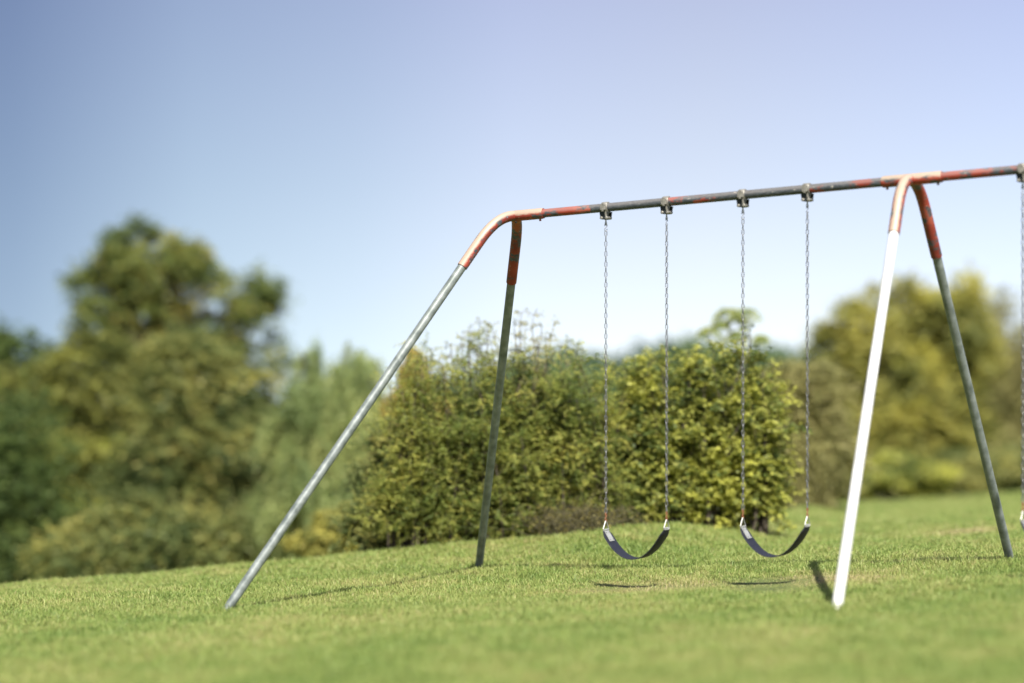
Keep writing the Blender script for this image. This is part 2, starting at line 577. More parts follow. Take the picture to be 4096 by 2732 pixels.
def lawn_tint(N, L, pos):
    """patches of lusher and drier turf in the place"""
    n1 = noise(N, L, pos, .9, 3, .6)
    n2 = noise(N, L, pos, 4.5, 3, .6)
    mx = N.new('ShaderNodeMath'); mx.operation = 'MULTIPLY_ADD'; L.new(n2.outputs[0], mx.inputs[0]); mx.inputs[1].default_value = .55
    ml = N.new('ShaderNodeMath'); ml.operation = 'MULTIPLY'; L.new(n1.outputs[0], ml.inputs[0]); ml.inputs[1].default_value = .6
    L.new(ml.outputs[0], mx.inputs[2])
    return mx.outputs[0]


def ground_mat():
    m, nt, N, L = new_mat('turf_soil')
    g = N.new('ShaderNodeNewGeometry'); pos = g.outputs['Position']
    t = lawn_tint(N, L, pos)
    r = ramp(N, [(.38, (.10, .14, .032)), (.55, (.16, .195, .05)), (.72, (.25, .235, .085))]); L.new(t, r.inputs[0])
    n3 = noise(N, L, pos, 40, 3, .7)
    r3 = ramp(N, [(.35, (.55, .55, .5)), (.65, (1.15, 1.12, 1.0))]); L.new(n3.outputs[0], r3.inputs[0])
    c = mix(N, L, r.outputs[0], r3.outputs[0], 1.0, 'MULTIPLY')
    p = N.new('ShaderNodeBsdfPrincipled'); L.new(c, p.inputs['Base Color']); p.inputs['Roughness'].default_value = .95
    b = N.new('ShaderNodeBump'); b.inputs['Distance'].default_value = .03; L.new(n3.outputs[0], b.inputs['Height']); L.new(b.outputs[0], p.inputs['Normal'])
    o = N.new('ShaderNodeOutputMaterial'); L.new(p.outputs[0], o.inputs[0])
    return m


def grass_mat():
    m, nt, N, L = new_mat('grass_blades')
    g = N.new('ShaderNodeNewGeometry'); pos = g.outputs['Position']
    t = lawn_tint(N, L, pos)
    a = N.new('ShaderNodeAttribute'); a.attribute_name = 'tint'
    ad = N.new('ShaderNodeMath'); ad.operation = 'MULTIPLY_ADD'; L.new(a.outputs['Fac'], ad.inputs[0]); ad.inputs[1].default_value = .42
    L.new(t, ad.inputs[2])
    sb = N.new('ShaderNodeMath'); sb.operation = 'SUBTRACT'; L.new(ad.outputs[0], sb.inputs[0]); sb.inputs[1].default_value = .26
    r = ramp(N, [(.15, (.12, .215, .046)), (.38, (.228, .325, .078)), (.58, (.335, .405, .115)), (.78, (.46, .43, .175)), (1, (.50, .42, .25))]); L.new(sb.outputs[0], r.inputs[0])
    p = N.new('ShaderNodeBsdfPrincipled'); L.new(r.outputs[0], p.inputs['Base Color'])
    p.inputs['Roughness'].default_value = .5; p.inputs['Specular IOR Level'].default_value = .4
    tr = N.new('ShaderNodeBsdfTranslucent'); L.new(r.outputs[0], tr.inputs['Color'])
    mx = N.new('ShaderNodeMixShader'); mx.inputs[0].default_value = .45
    L.new(p.outputs[0], mx.inputs[1]); L.new(tr.outputs[0], mx.inputs[2])
    o = N.new('ShaderNodeOutputMaterial'); L.new(mx.outputs[0], o.inputs[0])
    return m


lawn = link('lawn', terrain(), ground_mat()); tag(lawn, 'mown green lawn sloping up to the right', 'lawn', kind='structure')

BARE = [px(2700, 2320, 16.6), px(3240, 2305, 16.3), px(3860, 2180, 22.0)]   # worn spots in front of the swings


WORN = [px(2440, 2345, 16.7), px(3060, 2330, 16.2)]      # trodden short below the seats


def grass():
    rng = RNG
    U0 = .31
    us, ds = [], []
    n_try = 2800000
    # density falls with the square of the distance
    d = 9.4 * np.exp(rng.random(n_try) * math.log(47 / 9.4))
    u = rng.uniform(-U0, U0, n_try)
    de = np.interp(u, EU, ED)
    k = d < de + .8
    u, d = u[k], d[k]
    x, y = u * d, d
    # tussocks
    tn = np.sin(x * 5.3 + 2 * np.sin(y * 2.1)) * np.sin(y * 4.1 + 1.5 * np.sin(x * 3.3)) + .6 * np.sin(x * 13 + y * 3) * np.sin(y * 11 - x * 4)
    worn = np.zeros(len(x))
    for c in WORN:
        worn = np.maximum(worn, np.exp(-(((x - c[0]) / .42) ** 2 + ((y - c[1]) / .75) ** 2) ** 1.5))
    keep = rng.random(len(x)) < (.74 + .2 * tn) * (1 - .35 * worn)
    for c in BARE:
        q = np.exp(-(((x - c[0]) / .30) ** 2 + ((y - c[1]) / .38) ** 2))
        keep &= rng.random(len(x)) > .85 * q
    x, y, d, tn, worn = x[keep], y[keep], d[keep], tn[keep], worn[keep]
    n = len(x)
    z = ground(x, y)
    h = (.024 + .009 * tn.clip(-1, 1.5) + rng.gamma(2.0, .0065, n)) * np.where(y > 30, 1.3, 1)
    h = h * (1 - .68 * worn)
    for fx, fy in FOOT_XY:          # strimmer-shy tufts round the feet
        h = h * (1 + .7 * np.exp(-((x - fx) ** 2 + (y - fy) ** 2) / .012))
    w = (.0013 + .0009 * rng.random(n)) * np.maximum(1, d / 13) ** 1.15
    a = rng.uniform(0, 2 * math.pi, n)
    lean = rng.uniform(.15, .95, n)
    la = a + rng.normal(0, .8, n) + math.pi / 2
    ax = np.stack([np.cos(a), np.sin(a), np.zeros(n)], 1)
    ld = np.stack([np.cos(la), np.sin(la), np.zeros(n)], 1)
    base = np.stack([x, y, z - .006], 1)
    up = np.array([0, 0, 1.])
    mid = base + up * (h * .58)[:, None] + ld * (h * lean * .28)[:, None]
    tip = base + up * (h * (1 - .25 * lean))[:, None] + ld * (h * lean * .95)[:, None]
    W = w[:, None]
    v = np.stack([base - ax * W, base + ax * W, mid + ax * W * .8, mid - ax * W * .8, tip], 1).reshape(-1, 3)
    i = np.arange(n)[:, None] * 5
    f = np.concatenate([i + np.array([[0, 1, 2, 3]]), i + np.array([[3, 2, 4]])], 1).ravel()
    tot = np.tile(np.array([4, 3], np.int32), n)
    me = np_mesh('grass', v, f, tot)
    tint = rng.beta(2.2, 2.6, n)
    tint = np.where(rng.random(n) < .10, rng.uniform(.75, 1.1, n), tint)
    for c in BARE:
        q = np.exp(-(((x - c[0]) / .45) ** 2 + ((y - c[1]) / .55) ** 2))
        tint = tint + .85 * q
    attr(me, 'tint', np.repeat(tint, 5))
    o = link('grass', me, grass_mat())
    return tag(o, 'short mown grass with yellow dry blades covering the slope', 'grass', kind='stuff')


grass()

# ------------------------------------------------------------------ plants
class Wood:
    """branches of one plant: many tapering tubes in one mesh"""
    def __init__(self): self.v = []; self.f = []; self.n = 0

    def limb(self, pts, r, k=5):
        pts = np.asarray(pts, float); m = len(pts)
        r = np.asarray(r, float) if np.ndim(r) else np.full(m, r)
        t = np.gradient(pts, axis=0); t /= np.linalg.norm(t, axis=1)[:, None] + 1e-9
        ref = np.array([.31, .92, .17])
        a = np.cross(t, ref); a /= np.linalg.norm(a, axis=1)[:, None] + 1e-9
        b = np.cross(t, a)
        an = np.arange(k) * 2 * math.pi / k
        ring = pts[:, None] + (a[:, None] * np.cos(an)[None, :, None] + b[:, None] * np.sin(an)[None, :, None]) * r[:, None, None]
        self.v.append(ring.reshape(-1, 3))
        i = self.n + np.arange(m - 1)[:, None] * k + np.arange(k)[None]
        j = self.n + np.arange(m - 1)[:, None] * k + (np.arange(k)[None] + 1) % k
        self.f.append(np.stack([i, j, j + k, i + k], -1).reshape(-1, 4))
        self.n += m * k

    def build(self, name, mat, root):
        v = np.concatenate(self.v) - np.array(root.location)
        return link(name, np_mesh(name, v, np.concatenate(self.f), 4), mat, root)


def unit(v): return v / (np.linalg.norm(v, axis=-1, keepdims=True) + 1e-9)


def leaves(name, pos, ax, nrm, ln, wd, tint, mat, root):
    n = len(pos)
    ax = unit(ax); sd = unit(np.cross(ax, nrm)); nn = np.cross(sd, ax)
    L_, W_ = ln[:, None], wd[:, None]
    v = np.stack([pos, pos + ax * L_ * .45 + sd * W_ * .5 + nn * W_ * .12, pos + ax * L_, pos + ax * L_ * .45 - sd * W_ * .5 + nn * W_ * .12], 1)
    v = v.reshape(-1, 3) - np.array(root.location)
    f = np.arange(n * 4)
    me = np_mesh(name, v, f, 4)
    attr(me, 'tint', np.repeat(tint, 4))
    return link(name, me, mat, root, smooth=False)


def arc(a, b, sag, m=6, wob=0.):
    t = np.linspace(0, 1, m)[:, None]
    p = a * (1 - t) + b * t + np.array([0, 0, 1.]) * (sag * 4 * t * (1 - t))
    if wob: p[1:-1] += RNG.normal(0, wob, (m - 2, 3))
    return p


def plant(name, label, cat, dist, ells, mat, n, leaf, base_x, mode='cloud', wood=M_BARK, group=None, r_tr=.08, limbs=30,
          sub=.33, nsub=26, flat=.7, wr=.45, twig_l=.3, twig_leaf=14, dthick=.8, shell=.5, part='crown', trunks=1, clump=.18, twigs_shown=0, base_z=None, spread=.5, loose=.22):
    """ells: crown masses (x, y, rx, ry[, offset in depth m]) as seen from the lawn; each gets its real size and depth at dist metres"""
    bx = (base_x - 2048) / FPX * dist
    bz = float(ground(bx, dist)) if base_z is None else base_z
    root = empty(name, (bx, dist, bz), label, cat, group)
    k = dist / FPX
    E = []
    for e in ells:
        off = e[4] if len(e) > 4 else 0
        c = px(e[0], e[1], dist) + np.array([0, off, 0])
        rx, rz = e[2] * k, e[3] * k
        E.append((c, np.array([rx, min(rx, rz * 1.3) * dthick, rz])))
    vol = np.array([e[1].prod() ** .75 for e in E]); vol /= vol.sum()
    SC, SR, SO = [], [], []
    for (c, r), w_ in zip(E, vol):
        m = max(4, int(nsub * len(E) * w_))
        d = unit(RNG.normal(0, 1, (m, 3)))
        q = shell + (1 - shell) * RNG.random(m) ** .6
        q *= .88
        SC.append(c + d * q[:, None] * r); SR.append(np.outer(sub * np.exp(RNG.normal(0, .38, m)), r) * np.exp(RNG.normal(0, .22, (m, 3)))); SO.append(d)
    SC, SR, SO = np.concatenate(SC), np.concatenate(SR), np.concatenate(SO)
    low = SC[:, 2] < bz + .02
    SC[low, 2] = bz + .05
    ctint = RNG.normal(0, clump, len(SC))
    W = Wood()
    ctop = np.average([e[0] for e in E], axis=0, weights=vol)
    tops = []
    for t in range(trunks):
        b = np.array([bx, dist, bz - .1]) + (np.array([RNG.normal(0, .25 * E[0][1][0]), RNG.normal(0, .15), 0]) if trunks > 1 else 0)
        tp = ctop + (RNG.normal(0, .35, 3) * E[0][1] if trunks > 1 else 0)
        tr = arc(b, tp, 0, 9, r_tr * .4); W.limb(tr, np.linspace(r_tr, r_tr * .35, 9), 8); tops.append(tr)
    idx = RNG.permutation(len(SC))[:limbs]
    for i in idx:
        tr = tops[RNG.integers(trunks)]
        s = tr[RNG.integers(2, len(tr))]
        p = arc(s, SC[i], RNG.uniform(-.04, .1) * np.linalg.norm(SC[i] - s), 7, .02 * np.linalg.norm(SC[i] - s))
        W.limb(p, np.linspace(r_tr * .35, r_tr * .06, 7), 5)
    pw = SR.prod(1) ** .66; pw /= pw.sum()
    ll, lw = leaf
    if mode == 'cloud':
        ci = RNG.choice(len(SC), n, p=pw)
        g = RNG.normal(0, 1, (n, 3)); g = unit(g) * (RNG.random((n, 1)) ** .45)
        g[:, 2] *= flat
        pos = SC[ci] + g * SR[ci]
        out = unit(g * .8 + SO[ci] * .5 + np.array([0, -.15, .45]) + RNG.normal(0, .5, (n, 3)))
        ax = unit(RNG.normal(0, 1, (n, 3)) + g * .6 + np.array([0, 0, -.35]))
        nrm = out
    else:
        m = n // twig_leaf
        ci = RNG.choice(len(SC), m, p=pw)
        g = unit(RNG.normal(0, 1, (m, 3))) * RNG.random((m, 1)) ** .5
        st = SC[ci] + g * SR[ci] * .8
        lo = RNG.random(m) < loose          # stray shoots between the masses and past the outline
        cj = RNG.integers(0, len(SC), m); fr = RNG.random((m, 1))
        st = np.where(lo[:, None], SC[ci] * fr + SC[cj] * (1 - fr) + g * SR[ci] * .9, st)
        st = np.where((lo & (np.linalg.norm(SC[ci] - SC[cj], axis=1) > 2.2 * SR[ci].mean(1) / sub))[:, None], SC[ci] + g * SR[ci] * 1.3, st)
        if mode == 'strand':
            dr = unit(np.array([0, 0, -1.]) + RNG.normal(0, .16, (m, 3)) + SO[ci] * .25 * np.array([1, 1, 0]))
            droop = 0
        else:
            dr = unit(g * .6 + SO[ci] * spread + np.array([0, 0, .25]) + RNG.normal(0, .45, (m, 3)))
            droop = .45
        Lt = twig_l * RNG.uniform(.5, 1.3, m)
        t = (np.arange(twig_leaf) + .5) / twig_leaf
        pos = st[:, None] + dr[:, None] * (t[None, :, None] * Lt[:, None, None]) - np.array([0, 0, 1.]) * (droop * t[None, :, None] ** 2 * Lt[:, None, None])
        sdv = unit(np.cross(dr, np.array([.1, .2, 1.]))) if mode != 'strand' else unit(RNG.normal(0, 1, (m, 3)))
        sg = np.where(np.arange(twig_leaf) % 2, 1., -1.)
        ax = sdv[:, None] * sg[None, :, None] + dr[:, None] * .7 + RNG.normal(0, .3, (m, twig_leaf, 3))
        nrm = np.array([0, -.2, 1.]) + RNG.normal(0, .45, (m, twig_leaf, 3)) + (SO[ci] * .5)[:, None]
        for q in range(min(twigs_shown, m)):
            W.limb(np.array([st[q], st[q] + dr[q] * Lt[q] * .5 - np.array([0, 0, droop * .25 * Lt[q]]), st[q] + dr[q] * Lt[q] - np.array([0, 0, droop * Lt[q]])]), [r_tr * .05, r_tr * .04, r_tr * .02], 3)
        n = m * twig_leaf
        pos, ax, nrm = pos.reshape(-1, 3), ax.reshape(-1, 3), nrm.reshape(-1, 3)
        ci = np.repeat(ci, twig_leaf)
    tint = np.clip(RNG.normal(.5, .16, n) + ctint[ci], 0, 1)
    s = RNG.uniform(.6, 1.25, n)
    okz = pos[:, 2] > ground(pos[:, 0], pos[:, 1]) - .05
    W.build('trunk' if trunks == 1 else 'stems', wood, root)
    leaves(part, pos[okz], ax[okz], nrm[okz], (ll * s)[okz], (lw * s)[okz], tint[okz], mat, root)
    return root


def branchy(name, label, cat, dist, ells, mat, base_x, leaf, nb, n2, n3, nl, l2, l3, wood, group, r0, tipw=0., droop=.35, leafy=.3):
    """bush grown as wood: stems from the ground, side branches, twigs, leaves along the twigs"""
    x0, x1 = base_x
    k = dist / FPX
    xm = ((x0 + x1) / 2 - 2048) * k
    root = empty(name, (xm, dist, float(ground(xm, dist))), label, cat, group)
    E = [(px(e[0], e[1], dist) + np.array([0, e[4] if len(e) > 4 else 0, 0]), np.array([e[2] * k, min(e[2], e[3] * 1.3) * k * .9, e[3] * k])) for e in ells]
    vol = np.array([e[1].prod() ** .72 for e in E]); vol /= vol.sum()
    W = Wood(); P, A, T, NR = [], [], [], []
    for i in range(nb):
        c, r = E[RNG.choice(len(E), p=vol)]
        d = unit(RNG.normal(0, 1, 3)); d[2] = abs(d[2]) * .8 if RNG.random() < .6 else d[2]
        tip = c + d * r * (.35 + .65 * RNG.random() ** .5)
        bx = np.clip(tip[0] + RNG.normal(0, .22), (x0 - 2048) * k, (x1 - 2048) * k)
        by = dist + (tip[1] - dist) * .5 + RNG.normal(0, .06)
        b = np.array([bx, by, float(ground(bx, by)) - .05])
        tip[2] = max(tip[2], b[2] + .12)
        h = tip - b
        m1 = b + h * np.array([.12, .12, .55]); t = np.linspace(0, 1, 12)[:, None]
        st = b * (1 - t) ** 2 + m1 * 2 * t * (1 - t) + tip * t * t
        st[1:] += np.cumsum(RNG.normal(0, .006, (11, 3)), 0)
        L0 = np.linalg.norm(h)
        W.limb(st, np.linspace(r0 * min(1, .4 + .35 * L0), r0 * .12, 12), 5)
        bt = RNG.normal(0, .13)
        for j in range(n2):
            f = leafy + (1 - leafy) * ((j + RNG.random()) / n2)
            q = st[int(f * 10.99)] + (st[int(f * 10.99) + 1] - st[int(f * 10.99)]) * ((f * 10.99) % 1)
            d2 = unit(RNG.normal(0, 1, 3) * np.array([1, 1, .55]) + np.array([0, -.12, .35]) + unit(st[-1] - st[8]) * .4)
            ln = l2 * RNG.uniform(.45, 1.25) * (1.15 - .55 * f)
            u = np.linspace(0, 1, 5)[:, None]
            br = q + d2 * ln * u - np.array([0, 0, 1.]) * droop * ln * u * u
            W.limb(br, np.linspace(r0 * .16, r0 * .05, 5), 3)
            ct = bt + RNG.normal(0, .12)
            for m in range(n3):
                g = (m + RNG.random()) / n3
                g = g ** (1 - tipw)
                p0 = br[int(g * 3.99)] + (br[int(g * 3.99) + 1] - br[int(g * 3.99)]) * ((g * 3.99) % 1)
                d3 = unit(np.cross(d2, RNG.normal(0, 1, 3)) + d2 * .8)
                l_ = l3 * RNG.uniform(.5, 1.25)
                tt = (np.arange(nl) + RNG.random(nl)) / nl
                pp = p0 + d3 * (tt * l_)[:, None] - np.array([0, 0, 1.]) * (droop * .6 * l_ * tt * tt)[:, None]
                sd = unit(np.cross(d3, np.array([.1, .2, 1.])))
                sg = np.where(np.arange(nl) % 2, 1., -1.)[:, None]
                P.append(pp); A.append(sd * sg + d3 * .6 + RNG.normal(0, .35, (nl, 3)) + np.array([0, 0, -.2]))
                NR.append(np.array([0, -.25, 1.]) + RNG.normal(0, .45, (nl, 3)))
                T.append(np.clip(.5 + ct + RNG.normal(0, .15, nl), 0, 1))
    P, A, T, NR = np.concatenate(P), np.concatenate(A), np.concatenate(T), np.concatenate(NR)
    ok = P[:, 2] > ground(P[:, 0], P[:, 1]) + .01
    P, A, T, NR = P[ok], A[ok], T[ok], NR[ok]; n = len(P)
    W.build('stems', wood, root)
    sz = RNG.uniform(.6, 1.25, n)
    leaves('crown', P, A, NR, leaf[0] * sz, leaf[1] * sz, T, mat, root)
    return root


# palettes (base colours of the leaves)
L_OLIVE = leaf_mat('olive_leaves', [(.1, (0.076, 0.119, 0.042)), (.4, (0.152, 0.197, 0.062)), (.65, (0.262, 0.284, 0.094)), (.9, (0.469, 0.442, 0.125))])
L_BIG = leaf_mat('big_tree_leaves', [(.1, (0.103, 0.150, 0.043)), (.45, (0.205, 0.254, 0.072)), (.75, (0.342, 0.338, 0.085)), (1, (0.444, 0.360, 0.085))], patch=.35)
L_DARK = leaf_mat('dark_leaves', [(.1, (0.060, 0.105, 0.036)), (.5, (0.118, 0.176, 0.052)), (.9, (0.218, 0.273, 0.073))], patch=.4)
L_YELLOW = leaf_mat('yellowing_leaves', [(.1, (0.143, 0.175, 0.053)), (.4, (0.326, 0.331, 0.090)), (.65, (0.550, 0.498, 0.128)), (.9, (0.620, 0.620, 0.128))], patch=.5)
L_MOSS = leaf_mat('moss_green_leaves', [(.1, (0.087, 0.117, 0.035)), (.4, (0.199, 0.221, 0.060)), (.65, (0.336, 0.332, 0.086)), (.9, (0.443, 0.484, 0.086))], patch=.5)
L_WILLOW = leaf_mat('willow_leaves', [(.1, (0.162, 0.224, 0.082)), (.5, (0.304, 0.376, 0.133)), (.9, (0.519, 0.546, 0.221))], patch=.8)
L_LOCUST = leaf_mat('fine_leaves', [(.1, (0.121, 0.172, 0.041)), (.35, (0.225, 0.276, 0.067)), (.6, (0.351, 0.382, 0.090)), (.9, (0.569, 0.534, 0.125))], patch=1.2)
L_BROAD = leaf_mat('broad_leaves', [(.1, (0.099, 0.142, 0.040)), (.35, (0.214, 0.262, 0.066)), (.6, (0.409, 0.419, 0.094)), (.9, (0.577, 0.589, 0.120))], patch=1.4)
L_ORANGE = leaf_mat('orange_leaves', [(.1, (0.221, 0.213, 0.057)), (.5, (0.444, 0.358, 0.095)), (.9, (0.527, 0.440, 0.134))], patch=1)
L_TAN = leaf_mat("tan_leaves", [(.1, (0.195, 0.202, 0.078)), (.5, (0.338, 0.332, 0.130)), (.9, (0.494, 0.455, 0.195))], patch=.6)
L_DRY = leaf_mat('dry_tan_leaves', [(.1, (.09, .085, .026)), (.5, (.18, .165, .045)), (.9, (.34, .28, .07))], patch=2)
L_BROWN = leaf_mat('dry_brown_leaves', [(.1, (0.117, 0.087, 0.045)), (.5, (0.213, 0.153, 0.073)), (.9, (0.346, 0.266, 0.083))], patch=2)
L_HILL = leaf_mat('wood_leaves', [(.1, (0.061, 0.111, 0.056)), (.5, (0.104, 0.176, 0.079)), (.9, (0.192, 0.260, 0.112))], patch=.05)
L_SUMAC = leaf_mat('sumac_leaves', [(.1, (0.174, 0.248, 0.086)), (.5, (0.295, 0.371, 0.122)), (.9, (0.470, 0.495, 0.157))], patch=1)

GT = 'trees beyond the lawn'
GB = 'bushes along the lawn edge'

# left, far beyond the crest
plant('tree', 'large round-topped olive tree at left, the tallest tree in the photo', 'tree', 62,
      [(570, 1050, 200, 140), (420, 1170, 140, 150), (720, 1110, 160, 150), (960, 1180, 140, 120), (380, 1330, 90, 130), (590, 1290, 150, 130), (800, 1340, 150, 100), (1020, 1310, 95, 140), (480, 1440, 220, 100), (940, 1430, 150, 90), (340, 1380, 70, 100), (620, 1600, 330, 130)],
      L_BIG, 46000, (.15, .085), 660, mode='spray', twig_l=.5, twig_leaf=7, flat=.8, loose=.05, group=GT, r_tr=.26, limbs=130, sub=.19, nsub=26, shell=.6, dthick=.8)
plant('tree', 'dark green tree at the left edge, lower than the big round-topped one', 'tree', 58,
      [(60, 1480, 150, 150), (-120, 1430, 170, 170), (200, 1480, 110, 120), (60, 1800, 260, 300), (-180, 1800, 220, 350)], L_DARK, 70000, (.16, .10), 60, mode='spray', twig_l=.6, twig_leaf=8, loose=.12, group=GT, r_tr=.2, sub=.26, nsub=40)
plant('shrub', 'tall yellow-green shrub in front of the big round tree at left', 'shrub', 47,
      [(380, 1550, 250, 180), (160, 1540, 150, 130), (300, 1850, 250, 220), (500, 1880, 220, 240), (180, 2050, 210, 250), (430, 2120, 270, 210), (150, 1700, 150, 160)], L_MOSS, 100000, (.11, .065), 360, mode='spray', twig_l=.45, twig_leaf=9, spread=.7, loose=.16, group=GT, r_tr=.12, sub=.24, nsub=46, trunks=3, limbs=60)
plant('shrub', 'broad olive shrub between the yellow shrub and the weeping tree', 'shrub', 45,
      [(800, 1490, 250, 150), (1010, 1540, 160, 110), (1110, 1640, 110, 90), (700, 1760, 230, 220), (960, 1800, 230, 210), (760, 2030, 260, 240), (1050, 2030, 220, 240)], L_OLIVE, 110000, (.10, .06), 830, mode='spray', twig_l=.45, twig_leaf=9, spread=.7, loose=.16, group=GT, r_tr=.12, sub=.24, nsub=46, trunks=3, limbs=60)
plant('shrub', 'dark shrub low at the left edge of the photo', 'shrub', 41,
      [(-60, 2000, 230, 280), (130, 2170, 230, 190), (-220, 1900, 180, 300)], L_DARK, 60000, (.09, .055), 20, mode='spray', twig_l=.6, twig_leaf=12, group=GB, r_tr=.1, sub=.28, nsub=44, trunks=3)
plant('shrub', 'olive bush at the foot of the yellow-green shrub at left', 'shrub', 37,
      [(560, 2180, 230, 140), (800, 2200, 200, 120), (360, 2230, 190, 110), (1000, 2190, 160, 110)], L_OLIVE, 70000, (.08, .05), 560, mode='spray', twig_l=.55, twig_leaf=12, group=GB, r_tr=.08, sub=.28, nsub=40, trunks=3)
# weeping tree
plant('willow_tree', 'pale green weeping tree crossed by the slanting end leg', 'tree', 36,
      [(1260, 1420, 85, 90), (1410, 1440, 120, 90), (1340, 1560, 190, 130), (1240, 1700, 170, 140), (1450, 1680, 170, 150), (1330, 1860, 240, 190), (1530, 1840, 130, 170), (1220, 2020, 190, 150), (1440, 2050, 200, 150)],
      L_WILLOW, 190000, (.085, .024), 1340, mode='strand', group=GT, r_tr=.11, sub=.34, nsub=34, twig_l=.55, twig_leaf=18, limbs=60, shell=.45)
plant('shrub', 'low bright yellow-green bush under the weeping tree', 'shrub', 29,
      [(1370, 2120, 90, 90), (1290, 2170, 110, 70), (1460, 2190, 100, 60)], L_YELLOW, 24000, (.06, .035), 1370, group=GB, r_tr=.04, sub=.36, nsub=30, trunks=4)
plant('shrub', 'orange-tinged bush just right of the slanting end leg', 'shrub', 29,
      [(1660, 1530, 75, 90), (1620, 1650, 90, 110), (1730, 1690, 90, 120), (1640, 1420, 36, 40)], L_ORANGE, 26000, (.05, .03), 1680, group=GT, r_tr=.06, sub=.33, nsub=34)
# centre
branchy('bush', 'big feathery olive bush behind the upright back leg', 'bush', 21.7,
      [(1980, 1470, 150, 100), (1800, 1500, 150, 110), (1660, 1560, 110, 110), (2120, 1500, 150, 110), (2270, 1570, 140, 130), (2390, 1640, 90, 150), (1780, 1720, 210, 170), (2040, 1760, 220, 190), (2270, 1800, 170, 180), (1680, 1960, 170, 170), (1880, 2050, 200, 120), (2110, 2030, 180, 120), (2310, 2000, 120, 110), (1700, 1440, 45, 70), (1850, 1390, 50, 80), (1965, 1370, 55, 60), (2180, 1400, 55, 60), (2310, 1455, 45, 60), (2420, 1500, 45, 60)],
      L_LOCUST, (1560, 2420), (.0225, .0105), 175, 15, 7, 18, .34, .15, M_BARK, GB, .018, droop=.3, leafy=.22)
branchy('bush', 'olive bush between the weeping tree and the feathery bush, low at its foot', 'bush', 23,
      [(1600, 1860, 150, 190), (1540, 2060, 150, 120), (1690, 2100, 130, 80), (1560, 1720, 80, 120)], L_OLIVE, (1440, 1760), (.036, .018), 70, 13, 6, 12, .32, .15, M_BARK, GB, .018, droop=.35)
branchy('bush', 'dense bush with clustered yellow-green leaves behind the two near swing chains', 'bush', 22.3,
      [(2500, 1560, 100, 120), (2640, 1500, 100, 90), (2790, 1510, 120, 100), (2930, 1460, 110, 100), (3040, 1560, 90, 110), (2500, 1740, 140, 130), (2720, 1700, 170, 140), (2930, 1680, 150, 140), (3080, 1720, 90, 120), (2520, 1920, 140, 120), (2760, 1900, 170, 110), (2960, 1880, 140, 110), (3080, 1920, 80, 90), (2540, 2020, 110, 60), (2900, 2000, 90, 45), (2590, 1440, 45, 45), (2760, 1420, 55, 50), (2870, 1390, 45, 45), (2970, 1370, 50, 55), (3080, 1480, 45, 60), (3130, 1600, 45, 60)],
      L_BROAD, (2440, 3060), (.044, .027), 155, 12, 6, 8, .30, .12, M_BARK, GB, .024, tipw=.35, droop=.2, leafy=.25)


def bare_sapling(name, label, dist, base_px, tops, mat, leaf, nl, group, seed, r0=.013, arch=False):
    """open sapling: few thin branches, leaves only at the twigs' ends"""
    rng = np.random.default_rng(seed)
    b = px(*base_px, dist); bz = float(ground(b[0], dist))
    root = empty(name, (b[0], dist, bz), label, 'sapling', group)
    W = Wood(); P, A, T = [], [], []
    for (x, y, wob) in tops:
        e = px(x, y, dist + rng.uniform(-.3, .3))
        s = np.array([b[0] + rng.normal(0, .05), dist, bz - .05])
        m = s * .35 + e * .65; m[0] = s[0] * .55 + e[0] * .45
        t = np.linspace(0, 1, 14)[:, None]
        pts = s * (1 - t) ** 2 + m * 2 * t * (1 - t) + e * t * t + rng.normal(0, .006, (14, 3))
        W.limb(pts, np.linspace(r0, r0 * .22, 14), 5)
        for k in range(6, 14):
            for q in range(4 if not arch else 1):
                d = unit(np.array([rng.normal(0, 1), rng.normal(0, .6), rng.uniform(-.1, 1.0)]))
                ln = wob * rng.uniform(.3, 1.0) * (1.2 - k / 20)
                tw = np.array([pts[k], pts[k] + d * ln * .55, pts[k] + d * ln + np.array([0, 0, -.12 * ln])])
                if not arch: W.limb(tw, [r0 * .25, r0 * .17, r0 * .1], 3)
                if not arch:
                    for _ in range(nl):
                        f = rng.uniform(.5, 1.08)
                        P.append(tw[0] * (1 - f) + tw[2] * f + rng.normal(0, .012, 3)); A.append(d + rng.normal(0, .7, 3) + np.array([0, 0, -.6])); T.append(rng.random())
        if arch:
            for q in range(13):      # fronds arching out from the stem's top
                an = rng.uniform(0, 2 * math.pi); R = wob * rng.uniform(.6, 1.1)
                d = np.array([math.cos(an), math.sin(an), 0])
                u = np.linspace(0, 1, 9)[:, None]
                fr = e + d * u * R + np.array([0, 0, 1.]) * (R * (.5 * u - 1.15 * u * u))
                W.limb(fr, np.linspace(r0 * .2, r0 * .08, 9), 3)
                for k in range(1, 9):
                    for sg in (-1, 1):
                        sd = np.cross(d, [0, 0, 1.]) * sg
                        for _ in range(2):
                            P.append(fr[k] + rng.normal(0, .01, 3)); A.append(sd + d * .5 + np.array([0, 0, -.5]) + rng.normal(0, .2, 3)); T.append(rng.random())
    P, A, T = np.array(P), np.array(A), np.array(T)
    n = len(P)
    W.build('stems', M_PALEBARK, root)
    leaves('leaves', P, A, np.array([0, -.5, 1.]) + rng.normal(0, .5, (n, 3)), leaf[0] * rng.uniform(.6, 1.2, n), leaf[1] * rng.uniform(.7, 1.2, n), T, mat, root)
    return root


